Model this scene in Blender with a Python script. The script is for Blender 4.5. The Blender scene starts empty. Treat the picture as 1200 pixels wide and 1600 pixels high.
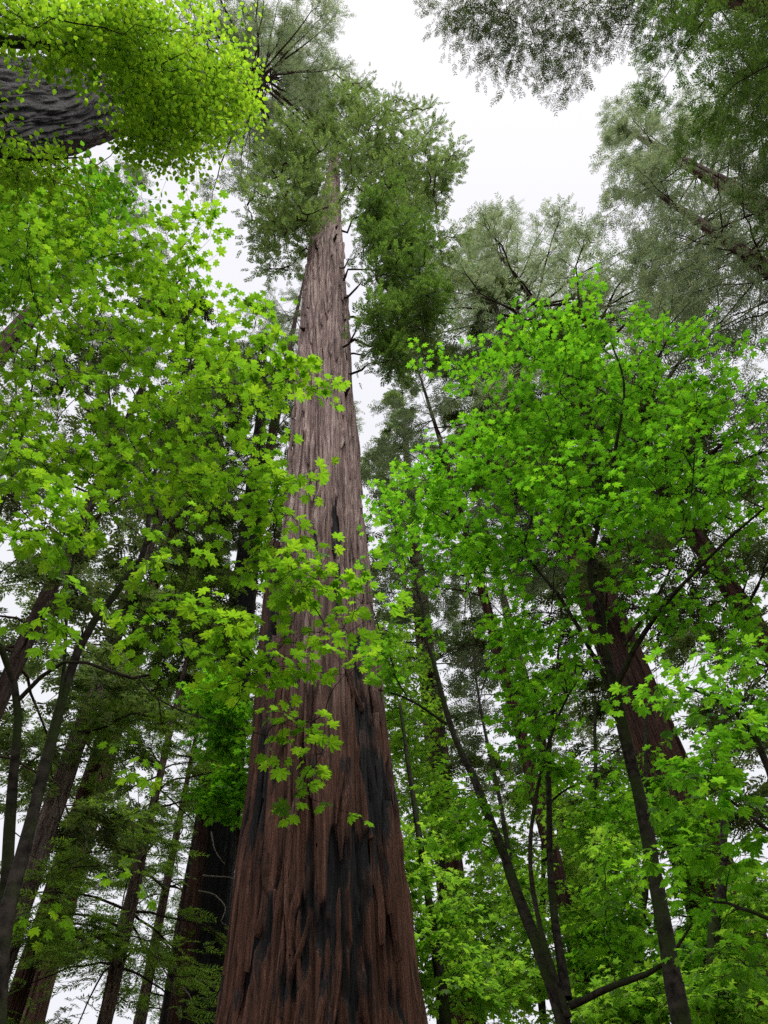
import bpy, math, time
import numpy as np
from mathutils import Matrix

T0 = time.time()
scene = bpy.context.scene
COL = scene.collection

# ------------------------------------------------------------------ camera
FPX = 1150.0                      # focal length in pixels of the 1200 x 1600 photograph
PITCH = math.atan(1150 / 863)
ROLL = math.asin(75 / 863)
CAM = np.array([0.0, 0.0, 1.6])
FW = np.array([0, math.cos(PITCH), math.sin(PITCH)])
U0 = np.array([0, -math.sin(PITCH), math.cos(PITCH)])
R0 = np.array([1.0, 0, 0])
RT = math.cos(ROLL) * R0 - math.sin(ROLL) * U0
UP = math.sin(ROLL) * R0 + math.cos(ROLL) * U0
cam_data = bpy.data.cameras.new('camera')
cam = bpy.data.objects.new('camera', cam_data)
COL.objects.link(cam)
cam_data.sensor_fit = 'VERTICAL'
cam_data.sensor_height = 36.0
cam_data.lens = 36.0 * FPX / 1600
cam_data.clip_start = 0.05
cam_data.clip_end = 3000
m = Matrix.Identity(4)
for i in range(3):
    m[i][0] = RT[i]; m[i][1] = UP[i]; m[i][2] = -FW[i]; m[i][3] = CAM[i]
cam.matrix_world = m
scene.camera = cam

# ------------------------------------------------------------------ sky, sun, exposure (bright overcast)
SUN_EL, SUN_AZ = math.radians(68), math.radians(150)     # azimuth from +Y towards +X: behind the camera, to its right
world = bpy.data.worlds.new('World')
scene.world = world
world.use_nodes = True
wt = world.node_tree
for n in list(wt.nodes):
    wt.nodes.remove(n)
sky = wt.nodes.new('ShaderNodeTexSky')
sky.sky_type = 'NISHITA'
sky.sun_disc = False
sky.sun_elevation = SUN_EL
sky.sun_rotation = SUN_AZ
sky.dust_density = 6.0
sky.air_density = 1.0
cloud = wt.nodes.new('ShaderNodeMix')
cloud.data_type = 'RGBA'
cloud.inputs[0].default_value = 0.93               # closed layer of cloud over the clear sky
cloud.inputs[7].default_value = (3.65, 3.63, 3.8, 1)
bg = wt.nodes.new('ShaderNodeBackground')
bg.inputs['Strength'].default_value = 0.1
wo = wt.nodes.new('ShaderNodeOutputWorld')
wt.links.new(sky.outputs[0], cloud.inputs[6])
wt.links.new(cloud.outputs[2], bg.inputs['Color'])
wt.links.new(bg.outputs[0], wo.inputs['Surface'])

sun_data = bpy.data.lights.new('sun', 'SUN')
sun_data.energy = 1.5
sun_data.angle = math.radians(32)
sun_data.color = (1.0, 0.97, 0.92)
sun = bpy.data.objects.new('sun', sun_data)
COL.objects.link(sun)
sd = np.array([math.sin(SUN_AZ) * math.cos(SUN_EL), math.cos(SUN_AZ) * math.cos(SUN_EL), math.sin(SUN_EL)])
from mathutils import Vector
sun.rotation_euler = Vector(sd).to_track_quat('Z', 'Y').to_euler()
sun.location = (0, 0, 90)

scene.view_settings.view_transform = 'Standard'
scene.view_settings.look = 'None'
scene.view_settings.gamma = 1.0
scene.view_settings.use_curve_mapping = False
scene.view_settings.exposure = 1.38
scene.cycles.max_bounces = 7
scene.cycles.diffuse_bounces = 5
scene.cycles.glossy_bounces = 2
scene.cycles.transmission_bounces = 5
scene.cycles.use_denoising = False
scene.cycles.sample_clamp_indirect = 4.0
scene.cycles.caustics_reflective = False
scene.cycles.caustics_refractive = False

# ------------------------------------------------------------------ helpers
def ray(px, py):
    d = FW * FPX + RT * (px - 600) + UP * (800 - py)
    return d / np.linalg.norm(d)

def PR(px, py, r):                 # the point r metres away seen at that pixel of the photograph
    return CAM + ray(px, py) * r

def PD(px, py, d):                 # the point at horizontal distance d
    v = ray(px, py)
    return CAM + v * (d / math.hypot(v[0], v[1]))

def AZ(az, d):
    a = math.radians(az)
    return np.array([math.sin(a) * d, math.cos(a) * d, 0.0])

def project(P):
    q = np.asarray(P) - CAM
    z = q @ FW
    zz = np.where(z > 0.1, z, 0.1)
    return 600 + FPX * (q @ RT) / zz, 800 - FPX * (q @ UP) / zz, z

def unit(v):
    return v / np.maximum(np.linalg.norm(v, axis=-1, keepdims=True), 1e-9)

def new_mesh(name, V, tris=None, quads=None, smooth=False, attrs=None):
    me = bpy.data.meshes.new(name)
    V = np.asarray(V, np.float32)
    nt = 0 if tris is None else len(tris)
    nq = 0 if quads is None else len(quads)
    me.vertices.add(len(V))
    me.vertices.foreach_set('co', V.ravel())
    li = []
    if nt: li.append(np.asarray(tris, np.int32).ravel())
    if nq: li.append(np.asarray(quads, np.int32).ravel())
    li = np.concatenate(li)
    me.loops.add(len(li))
    me.loops.foreach_set('vertex_index', li)
    st = np.concatenate([np.arange(nt) * 3, nt * 3 + np.arange(nq) * 4]).astype(np.int32)
    me.polygons.add(nt + nq)
    me.polygons.foreach_set('loop_start', st)
    me.polygons.foreach_set('use_smooth', np.full(nt + nq, smooth, dtype=bool))
    if attrs:
        for k, a in attrs.items():
            at = me.attributes.new(k, 'FLOAT', 'POINT')
            at.data.foreach_set('value', np.asarray(a, np.float32))
    me.update()
    me.validate()
    return me

def link(name, me, mat, parent=None, loc=None):
    o = bpy.data.objects.new(name, me)
    COL.objects.link(o)
    if mat is not None and len(me.materials) == 0:
        me.materials.append(mat)
    if parent is not None:
        o.parent = parent
    if loc is not None:
        o.location = loc
    return o

def thing(name, label, cat, base, group=None):
    o = bpy.data.objects.new(name, None)
    COL.objects.link(o)
    o.location = base
    o.empty_display_size = 0.5
    o['label'] = label
    o['category'] = cat
    if group: o['group'] = group
    return o

class Buf:
    def __init__(s): s.V = []; s.T = []; s.Q = []; s.n = 0
    def add(s, V, T=None, Q=None):
        if T is not None and len(T): s.T.append(np.asarray(T) + s.n)
        if Q is not None and len(Q): s.Q.append(np.asarray(Q) + s.n)
        s.V.append(V); s.n += len(V)
    def build(s, name, mat, parent, base, smooth=False):
        if not s.V: return None
        me = new_mesh(name, np.concatenate(s.V) - base, np.concatenate(s.T) if s.T else None,
                      np.concatenate(s.Q) if s.Q else None, smooth)
        return link(name, me, mat, parent)

def tube(P, R, sides=6, cap=True):
    P = np.asarray(P, float); n = len(P)
    R = np.broadcast_to(np.asarray(R, float), (n,))
    t = np.gradient(P, axis=0); t = unit(t)
    ref = np.eye(3)[np.argmin(np.abs(P[-1] - P[0]))]
    a = unit(np.cross(t, ref)); b = np.cross(t, a)
    th = np.arange(sides) * 2 * np.pi / sides
    V = P[:, None] + R[:, None, None] * (np.cos(th)[None, :, None] * a[:, None] + np.sin(th)[None, :, None] * b[:, None])
    V = V.reshape(-1, 3)
    i, j = np.meshgrid(np.arange(n - 1), np.arange(sides), indexing='ij')
    j2 = (j + 1) % sides
    Q = np.stack([i * sides + j, i * sides + j2, (i + 1) * sides + j2, (i + 1) * sides + j], -1).reshape(-1, 4)
    T = None
    if cap:
        V = np.vstack([V, P[-1:] + t[-1:] * R[-1] * 0.8])
        k = np.arange(sides)
        T = np.stack([(n - 1) * sides + k, (n - 1) * sides + (k + 1) % sides, np.full(sides, n * sides)], -1)
    return V, T, Q

def smooth_line(P, n, rng=None, wob=0.0):
    P = np.asarray(P, float)
    m_ = len(P)
    if m_ == 2:
        P = np.vstack([P[0], (P[0] + P[1]) / 2, P[1]]); m_ = 3
    seg = np.concatenate([[0], np.cumsum(np.linalg.norm(np.diff(P[:, :3], axis=0), axis=1))])
    u = np.linspace(0, seg[-1], n)
    ext = np.vstack([2 * P[0] - P[1], P, 2 * P[-1] - P[-2]])
    k = np.clip(np.searchsorted(seg, u, side='right') - 1, 0, m_ - 2)
    t = ((u - seg[k]) / np.maximum(seg[k + 1] - seg[k], 1e-9))[:, None]
    p0, p1, p2, p3 = ext[k], ext[k + 1], ext[k + 2], ext[k + 3]
    out = 0.5 * (2 * p1 + (p2 - p0) * t + (2 * p0 - 5 * p1 + 4 * p2 - p3) * t ** 2 + (3 * p1 - p0 - 3 * p2 + p3) * t ** 3)
    if rng is not None and wob > 0:
        w = rng.normal(size=(n, 3)); w = (w + np.roll(w, 1, 0) + np.roll(w, -1, 0)) / 3
        w[0] = 0
        out[:, :3] += w * wob
    return out

def vnoise(u, v, nu, seed):
    lat = np.random.default_rng(seed).random((nu, 2048))
    iu = np.floor(u).astype(int); iv = np.floor(v).astype(int)
    fu = u - iu; fv = v - iv
    fu = fu * fu * (3 - 2 * fu); fv = fv * fv * (3 - 2 * fv)
    a = lat[iu % nu, iv % 2048]; b = lat[(iu + 1) % nu, iv % 2048]
    c = lat[iu % nu, (iv + 1) % 2048]; d = lat[(iu + 1) % nu, (iv + 1) % 2048]
    return (a * (1 - fu) + b * fu) * (1 - fv) + (c * (1 - fu) + d * fu) * fv

def frames(X, Z):                  # rotation matrices whose columns are the leaf's length, side and normal
    X = unit(X); Z = unit(Z - (Z * X).sum(-1, keepdims=True) * X)
    Y = np.cross(Z, X)
    return np.stack([X, Y, Z], -1)

def scatter(buf, tv, tt, pos, M, sc):
    n = len(pos)
    if n == 0: return
    V = np.einsum('nij,kj->nki', M, tv) * sc[:, None, None] + pos[:, None]
    T = tt[None] + (np.arange(n) * len(tv))[:, None, None]
    buf.add(V.reshape(-1, 3), T.reshape(-1, 3))

# ------------------------------------------------------------------ materials
def nodes_of(name):
    mt = bpy.data.materials.new(name)
    mt.use_nodes = True
    t = mt.node_tree
    for n in list(t.nodes): t.nodes.remove(n)
    return mt, t, t.nodes, t.links

def ramp(N, stops):
    r = N.new('ShaderNodeValToRGB')
    el = r.color_ramp.elements
    while len(el) > 1: el.remove(el[-1])
    el[0].position, el[0].color = stops[0][0], (*stops[0][1], 1)
    for p, c in stops[1:]:
        e = el.new(p); e.color = (*c, 1)
    return r

def leaf_material(name, refl, trans, mixf=0.5, rough=0.45, var=0.45, clump=0.0):
    """leaf tissue: a waxy face plus light let through; every leaf differs a little"""
    mt, t, N, L = nodes_of(name)
    geo = N.new('ShaderNodeNewGeometry'); oi = N.new('ShaderNodeObjectInfo')
    ad = N.new('ShaderNodeMath'); ad.operation = 'ADD'
    L.new(geo.outputs['Random Per Island'], ad.inputs[0]); L.new(oi.outputs['Random'], ad.inputs[1])
    fr = N.new('ShaderNodeMath'); fr.operation = 'FRACT'
    L.new(ad.outputs[0], fr.inputs[0])
    lo = lambda c: tuple(x * (1 - var) for x in c)
    hi = lambda c: (min(1, c[0] * (1 + var * 1.3)), min(1, c[1] * (1 + var * 0.55)), c[2] * (1 + var * 0.2))
    def col(c):
        r = ramp(N, [(0.0, lo(c)), (0.5, c), (1.0, hi(c))])
        L.new(fr.outputs[0], r.inputs[0])
        return r.outputs[0]
    pb = N.new('ShaderNodeBsdfPrincipled')
    L.new(col(refl), pb.inputs['Base Color'])
    pb.inputs['Roughness'].default_value = rough
    pb.inputs['Specular IOR Level'].default_value = 0.25
    tr = N.new('ShaderNodeBsdfTranslucent')
    L.new(col(trans), tr.inputs['Color'])
    mx = N.new('ShaderNodeMixShader'); mx.inputs[0].default_value = mixf
    L.new(pb.outputs[0], mx.inputs[1]); L.new(tr.outputs[0], mx.inputs[2])
    o = N.new('ShaderNodeOutputMaterial'); L.new(mx.outputs[0], o.inputs[0])
    return mt

def bark_material(name, fresh, grey, pale, bump=0.9, zs=0.07, scale=9.0, char=True):
    mt, t, N, L = nodes_of(name)
    tc = N.new('ShaderNodeTexCoord')
    def noise(sc, det, zsc=zs, rough=0.65, dist=0.0):
        mp = N.new('ShaderNodeMapping'); mp.inputs['Scale'].default_value = (1, 1, zsc)
        L.new(tc.outputs['Object'], mp.inputs[0])
        n = N.new('ShaderNodeTexNoise'); n.inputs['Scale'].default_value = sc
        n.inputs['Detail'].default_value = det; n.inputs['Roughness'].default_value = rough
        n.inputs['Distortion'].default_value = dist
        L.new(mp.outputs[0], n.inputs['Vector'])
        return n.outputs['Fac']
    n1 = noise(scale, 6, dist=0.1); n2 = noise(scale * 4.5, 4); n3 = noise(1.1, 3, 0.25)
    r = ramp(N, [(0.34, tuple(x * 0.3 for x in fresh)), (0.46, fresh), (0.57, tuple(x * 1.75 for x in fresh)), (0.72, tuple(.35 * x + 1.3 * y for x, y in zip(grey, fresh)))])
    L.new(n1, r.inputs[0])
    at = N.new('ShaderNodeAttribute'); at.attribute_name = 'age_and_light'
    agec = ramp(N, [(0.36, tuple(x * 0.4 for x in grey)), (0.48, grey), (0.6, pale)])
    L.new(n1, agec.inputs[0])
    mxa = N.new('ShaderNodeMix'); mxa.data_type = 'RGBA'
    L.new(at.outputs['Fac'], mxa.inputs[0]); L.new(r.outputs[0], mxa.inputs[6]); L.new(agec.outputs[0], mxa.inputs[7])
    # fine streaks
    st = ramp(N, [(0.36, (0.42, 0.4, 0.4)), (0.5, (.85, .84, .83)), (0.64, (1.3, 1.26, 1.22))])
    L.new(n2, st.inputs[0])
    mu = N.new('ShaderNodeMix'); mu.data_type = 'RGBA'; mu.blend_type = 'MULTIPLY'; mu.inputs[0].default_value = 0.8
    L.new(mxa.outputs[2], mu.inputs[6]); L.new(st.outputs[0], mu.inputs[7])
    colr = mu.outputs[2]
    if char:
        ca = N.new('ShaderNodeAttribute'); ca.attribute_name = 'char'
        ad = N.new('ShaderNodeMath'); ad.operation = 'MULTIPLY_ADD'
        nmix = N.new('ShaderNodeMath'); nmix.operation = 'MULTIPLY_ADD'; nmix.inputs[1].default_value = .55
        nm2 = noise(scale * 2.2, 7, max(zs * 2.2, .07)); L.new(nm2, nmix.inputs[0]); L.new(n1, nmix.inputs[2])
        L.new(nmix.outputs[0], ad.inputs[0]); ad.inputs[1].default_value = 0.75; L.new(ca.outputs['Fac'], ad.inputs[2])
        cr = ramp(N, [(0.90, (0, 0, 0)), (0.985, (1, 1, 1))])
        L.new(ad.outputs[0], cr.inputs[0])
        mc = N.new('ShaderNodeMix'); mc.data_type = 'RGBA'
        L.new(cr.outputs[0], mc.inputs[0]); L.new(colr, mc.inputs[6]); ck = ramp(N, [(.4, (.006, .006, .007)), (.6, (.018, .017, .019)), (.72, (.05, .047, .05))]); L.new(nm2, ck.inputs[0]); L.new(ck.outputs[0], mc.inputs[7])
        colr = mc.outputs[2]
    pb = N.new('ShaderNodeBsdfPrincipled')
    L.new(colr, pb.inputs['Base Color'])
    pb.inputs['Roughness'].default_value = 0.85
    pb.inputs['Specular IOR Level'].default_value = 0.2
    bp = N.new('ShaderNodeBump'); bp.inputs['Strength'].default_value = bump; bp.inputs['Distance'].default_value = 0.07
    sm = N.new('ShaderNodeMath'); sm.operation = 'MULTIPLY_ADD'
    L.new(n2, sm.inputs[0]); sm.inputs[1].default_value = 0.9; L.new(n1, sm.inputs[2])
    L.new(sm.outputs[0], bp.inputs['Height']); L.new(bp.outputs[0], pb.inputs['Normal'])
    o = N.new('ShaderNodeOutputMaterial'); L.new(pb.outputs[0], o.inputs[0])
    return mt

def stem_material(name, dark, light, moss, amount=0.45):
    mt, t, N, L = nodes_of(name)
    tc = N.new('ShaderNodeTexCoord')
    n = N.new('ShaderNodeTexNoise'); n.inputs['Scale'].default_value = 14; n.inputs['Detail'].default_value = 5
    L.new(tc.outputs['Object'], n.inputs['Vector'])
    r = ramp(N, [(0.35, dark), (0.65, light)]); L.new(n.outputs['Fac'], r.inputs[0])
    n2 = N.new('ShaderNodeTexNoise'); n2.inputs['Scale'].default_value = 3.1; n2.inputs['Detail'].default_value = 6
    L.new(tc.outputs['Object'], n2.inputs['Vector'])
    r2 = ramp(N, [(1 - amount - 0.06, (0, 0, 0)), (1 - amount + 0.1, (1, 1, 1))]); L.new(n2.outputs['Fac'], r2.inputs[0])
    mx = N.new('ShaderNodeMix'); mx.data_type = 'RGBA'
    L.new(r2.outputs[0], mx.inputs[0]); L.new(r.outputs[0], mx.inputs[6]); mx.inputs[7].default_value = (*moss, 1)
    pb = N.new('ShaderNodeBsdfPrincipled'); L.new(mx.outputs[2], pb.inputs['Base Color'])
    pb.inputs['Roughness'].default_value = 0.9; pb.inputs['Specular IOR Level'].default_value = 0.15
    bp = N.new('ShaderNodeBump'); bp.inputs['Strength'].default_value = 0.7; bp.inputs['Distance'].default_value = 0.02
    L.new(n.outputs['Fac'], bp.inputs['Height']); L.new(bp.outputs[0], pb.inputs['Normal'])
    o = N.new('ShaderNodeOutputMaterial'); L.new(pb.outputs[0], o.inputs[0])
    return mt

M_BARK = bark_material('redwood_bark', (0.082, 0.037, 0.024), (0.41, 0.29, 0.27), (0.68, 0.55, 0.51), scale=13, zs=.02)  # weathered bark; lower tone also darkened for weaker light, upper raised for highlights
M_BARK_DARK = bark_material('dark_redwood_bark', (0.07, 0.035, 0.026), (0.12, 0.07, 0.055), (0.19, 0.13, 0.11), scale=7)
M_BARK_RED = bark_material('reddish_bark', (0.18, 0.085, 0.062), (0.28, 0.165, 0.135), (0.4, 0.28, 0.24), scale=7)  # tones lightened to imitate haze over the far left trunk
M_BARK_GREY = bark_material('grey_bark', (0.14, 0.10, 0.085), (0.22, 0.17, 0.15), (0.32, 0.27, 0.25), scale=8, zs=0.2)  # lightened too, for haze on the left-edge trunk
M_BARK_BLACK = bark_material('blackish_shaded_bark', (0.04, 0.026, 0.02), (0.075, 0.05, 0.04), (0.13, 0.095, 0.08), scale=7, zs=.2, bump=1.0)  # own dark tone at top left; painted shade on the leaning left redwood
M_STEM = stem_material('maple_stem_bark', (0.010, 0.008, 0.007), (0.055, 0.046, 0.038), (0.03, 0.045, 0.012), 0.48)
M_TWIG = stem_material('maple_twig_bark', (0.012, 0.010, 0.009), (0.03, 0.022, 0.018), (0.02, 0.028, 0.010), 0.3)
M_LIMB = stem_material('redwood_limb_bark', (0.03, 0.022, 0.018), (0.08, 0.055, 0.045), (0.045, 0.05, 0.025), 0.3)
M_LIME = leaf_material('lime_maple_leaf', (0.065, 0.155, 0.012), (0.25, 0.56, 0.02), 0.62)
M_GREEN = leaf_material('green_maple_leaf', (0.06, 0.17, 0.012), (0.21, 0.62, 0.02), 0.6)
M_GREEN2 = leaf_material('deep_green_maple_leaf', (0.06, 0.16, 0.015), (0.23, 0.62, 0.025), 0.62)
M_BACK = leaf_material('pale_green_understory_leaf', (0.11, 0.23, 0.03), (0.34, 0.72, 0.05), 0.6)
M_HAZEL = leaf_material('yellow_green_leaf', (0.11, 0.24, 0.02), (0.35, 0.68, 0.03), 0.6)
M_NEEDLE = leaf_material('redwood_needle', (0.08, 0.135, 0.045), (0.22, 0.37, 0.08), 0.42, 0.5, 0.45)
M_NEEDLE_BRIGHT = leaf_material('fresh_redwood_needle', (0.09, 0.175, 0.03), (0.26, 0.50, 0.05), 0.45, 0.45, 0.5)
M_NEEDLE_TUFT = leaf_material('tufted_redwood_needle', (0.07, 0.14, 0.032), (0.16, 0.33, 0.045), 0.4, 0.45, 0.5)
M_NEEDLE_HAZE = leaf_material('haze_grey_needle', (0.10, 0.145, 0.08), (0.30, 0.42, 0.20), 0.45, 0.6, 0.4)  # haze over distant crowns, put into a greyer, paler needle colour
M_NEEDLE_DARK = leaf_material('dark_needle', (0.055, 0.095, 0.03), (0.11, 0.18, 0.04), 0.35, 0.5, 0.45)

# ------------------------------------------------------------------ leaf and spray templates
def maple_leaf(detail, lobes=((-118, .46), (-76, .76), (-37, .94), (0, 1.0), (37, .94), (76, .76), (118, .46)), curl=0.22, seed=0, petiole=0.55):
    rg = np.random.default_rng(seed)
    pts = []
    nl = len(lobes)
    for k, (a, l) in enumerate(lobes):
        l = l * rg.uniform(0.9, 1.08); a = a + rg.uniform(-4, 4)
        if k == 0: pts.append((a - 30, 0.16))
        if detail >= 2:
            pts += [(a - 13.5, l * .80), (a - 7.5, l * .83), (a, l), (a + 7.5, l * .83), (a + 13.5, l * .80)]
        elif detail == 1:
            pts += [(a - 12, l * .80), (a, l), (a + 12, l * .80)]
        else:
            pts += [(a, l)]
        if k < nl - 1:
            a2, l2 = lobes[k + 1]
            pts.append(((a + a2) / 2, 0.58 * min(l, l2) + 0.05))
        else: pts.append((a + 30, 0.16))
    V = [(0, 0, 0)]
    for a, r in pts:
        a = math.radians(a)
        V.append((r * math.cos(a), r * math.sin(a), -curl * r * r + 0.07 * math.cos(a * nl) * r + rg.uniform(-.02, .02)))
    T = [(0, i, i + 1) for i in range(1, len(V) - 1)]
    n = len(V)
    V += [(-petiole, 0.012, 0.10), (-petiole, -0.012, 0.10), (0.03, 0, 0)]
    T.append((n, n + 1, n + 2))
    return np.array(V), np.array(T)

LEAF_BIG = [maple_leaf(2, seed=s, curl=c) for s, c in enumerate((.08, .18, .3, .42, .22, .55, .12, .34))]
LEAF_MID = [maple_leaf(1, seed=s + 10, curl=c) for s, c in enumerate((.1, .22, .35, .5))]
LEAF_LOW = [maple_leaf(0, lobes=((-95, .6), (-48, .9), (0, 1.0), (48, .9), (95, .6)), seed=s + 20, petiole=.3) for s in range(3)]

def oval_leaf(seed):
    rg = np.random.default_rng(seed)
    w = rg.uniform(.3, .38)
    V = np.array([(-.3, 0, .06), (0, 0, 0), (.3, w, -.04), (.62, w * .9, -.1), (1, 0, -.2), (.62, -w * .9, -.1), (.3, -w, -.04), (.5, 0, .02), (-.3, .02, .06)])
    T = np.array([(1, 7, 2), (2, 7, 3), (3, 7, 4), (4, 7, 5), (5, 7, 6), (6, 7, 1), (0, 8, 1)])
    return V, T
LEAF_OVAL = [oval_leaf(s) for s in range(3)]

def spray(seed, pairs=6, w=0.055, ln=0.36, droop=0.12):
    rg = np.random.default_rng(seed)
    V, T = [], []
    def tri(a, b, c):
        n = len(V); V.extend([a, b, c]); T.append((n, n + 1, n + 2))
    z = lambda x: -droop * x * x
    tri((0, .014, 0), (0, -.014, 0), (1, 0, z(1)))
    for i in range(pairs):
        x = .12 + .8 * i / pairs
        for s in (-1, 1):
            l = ln * (1 - .55 * x) * rg.uniform(.8, 1.2); a = math.radians(rg.uniform(38, 62))
            xx = x + rg.uniform(-.03, .03)
            dx, dy = math.cos(a), s * math.sin(a)
            p = (xx, 0, z(xx))
            tip = (xx + dx * l, dy * l, z(xx) + rg.uniform(-.07, .05))
            midl = .4 * l
            mx_, my_ = xx + dx * midl, dy * midl
            n = len(V)
            V.extend([p, (mx_ - dy * w, my_ + dx * w, z(xx)), tip, (mx_ + dy * w, my_ - dx * w, z(xx) + rg.uniform(-.02, .02))])
            T.extend([(n, n + 1, n + 2), (n, n + 2, n + 3)])
    return np.array(V), np.array(T)
SPRAYS = [spray(s) for s in range(4)]
SPRAYS_NEAR = [spray(s + 30, pairs=9, w=0.028, ln=.30) for s in range(4)]
SPRAYS_FINE = [spray(s + 8, pairs=5, w=0.03, ln=.34) for s in range(4)]

def put(buf, templates, pos, M, sc, rng):
    k = rng.integers(0, len(templates), len(pos))
    for i, (tv, tt) in enumerate(templates):
        s = k == i
        scatter(buf, tv, tt, pos[s], M[s], sc[s])

# ------------------------------------------------------------------ trunks
def trunk_mesh(axis, rad, na, zs, seed, depth=0.035, lobes=7, lobe_amp=0.06, ridges=(26, 60, 130), char_fn=None, age_and_light_fn=None, twist=0.03, lens=(4.5, 2.2, 0.9), base=None, dense=None, hollow=0.0):
    """bark with deep, wandering furrows: a displaced sleeve round the axis"""
    axis = np.asarray(axis, float)
    az = axis[:, 2]
    ax = np.stack([np.interp(zs, az, axis[:, 0]), np.interp(zs, az, axis[:, 1]), zs], -1)
    r = np.interp(zs, rad[0], rad[1])
    th = np.arange(na) / na
    if dense is not None:            # finer towards the lit side, coarser behind
        k = np.linspace(0, 1, na + 1)[:-1]
        w = 1 + 2.2 * (np.abs((k - dense + .5) % 1 - .5) < .29)
        th = np.concatenate([[0], np.cumsum(w)]); th = th[:-1] / th[-1]
    U, Z = np.meshgrid(th, zs)
    warp = (vnoise(U * 9, Z / 6, 9, seed) - .5) * 0.07 + (vnoise(U * 23, Z / 2.4, 23, seed + 1) - .5) * 0.018
    Uw = (U + warp + twist * Z / 10 + 10.0) % 1.0
    Z0 = Z; Z = 20 * np.log1p(np.maximum(Z, -5) / 20)      # fibres run longer higher up
    def ridged(nu, ln, sd):
        n = vnoise(Uw * nu, Z / ln, nu, sd)
        return 1 - np.abs(2 * n - 1)
    def furrow(nu, ln, sd, w):       # narrow valleys along the level lines of a stretched noise: they wander, join and part
        n = .75 * vnoise(Uw * nu, Z / ln, nu, sd) + .25 * vnoise(Uw * nu * 2, Z / ln * 2.3, nu * 2, sd + 7)
        return -np.exp(-((n - .5) / w) ** 2)
    d = (ridged(ridges[0], lens[0], seed + 2) - .5) * .5 + furrow(ridges[0], lens[0], seed + 8, .115) * 1.0 + furrow(ridges[1], lens[1], seed + 3, .15) * .7 + (vnoise(Uw * ridges[2], Z / lens[2], ridges[2], seed + 4) - .5) * .55
    Z = Z0
    fade = np.clip(r / r.max(), .35, 1)[:, None]
    lob = (vnoise(U * lobes, Z / 14 + 3, lobes, seed + 5) - .5) * 2 * lobe_amp * (np.clip(1.4 - Z / 26, .25, 1.4))
    Rr = r[:, None] * (1 + lob) + d * depth * 2 * fade
    ang = U * 2 * np.pi
    V = np.stack([ax[:, None, 0] + Rr * np.cos(ang), ax[:, None, 1] + Rr * np.sin(ang), np.broadcast_to(zs[:, None], U.shape)], -1)
    nz = len(zs)
    i, j = np.meshgrid(np.arange(nz - 1), np.arange(na), indexing='ij')
    j2 = (j + 1) % na
    Q = np.stack([i * na + j, i * na + j2, (i + 1) * na + j2, (i + 1) * na + j], -1).reshape(-1, 4)
    V = V.reshape(-1, 3)
    ch = np.zeros(len(V)) if char_fn is None else char_fn(V, U.ravel(), Z.ravel())
    if hollow:                       # burnt wood has been eaten away: scars lie below the bark
        k = np.clip((ch - .3) / .2, 0, 1); k = k * k * (3 - 2 * k)
        c0 = np.repeat(ax, na, 0); V = V - unit((V - c0) * [1, 1, 0]) * (k * hollow)[:, None]
    ag = np.zeros(len(V)) if age_and_light_fn is None else age_and_light_fn(V, U.ravel(), Z.ravel())
    return new_mesh('trunk', V - base, None, Q, True, {'char': ch, 'age_and_light': ag})

# ------------------------------------------------------------------ growing branches towards foliage
def grow(rng, nodes, targets, rise=0.25, npt=6, jit=0.05):
    """join every target to the nearest wood already there; returns the list of twig paths"""
    nodes = np.asarray(nodes, float)
    order = np.argsort(((targets[:, None] - nodes[None, ::3]) ** 2).sum(-1).min(1))
    alln = np.empty((len(nodes) + len(targets) * npt, 3)); alln[:len(nodes)] = nodes; n = len(nodes)
    paths = [None] * len(targets)
    for k in order:
        t = targets[k]
        dv = t - alln[:n]
        dist = np.sqrt((dv ** 2).sum(1)) + 1e-6
        cost = dist * (1 + 0.7 * np.clip(-dv[:, 2] / dist - .1, 0, 1))
        i = np.argmin(cost)
        a = alln[i]; d = dist[i]
        c = (a + t) / 2 + np.array([0, 0, rise * d]) + rng.normal(size=3) * d * .08
        s = np.linspace(0, 1, npt)[:, None]
        p = (1 - s) ** 2 * a + 2 * s * (1 - s) * c + s * s * t
        p[1:-1] += rng.normal(size=(npt - 2, 3)) * d * jit
        paths[k] = p
        alln[n:n + npt - 1] = p[1:]; n += npt - 1
    return paths

def blob_points(rng, blobs):
    out, col = [], []
    for b in blobs:
        px, py, r, rx, ry, rd, n = b[:7]
        v = rng.normal(size=(n, 3)); v = v / np.linalg.norm(v, axis=1, keepdims=True) * rng.random((n, 1)) ** (1 / 2.4)
        k = rng.random(n) < .28; v[k] = rng.normal(size=(k.sum(), 3)) * .62
        ln = np.linalg.norm(v, axis=1, keepdims=True); v = v * np.minimum(1, 1.3 / np.maximum(ln, 1e-6))
        for q in v:
            out.append(PR(px + q[0] * rx, py + q[1] * ry, r + q[2] * rd))
    return np.array(out)

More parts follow.
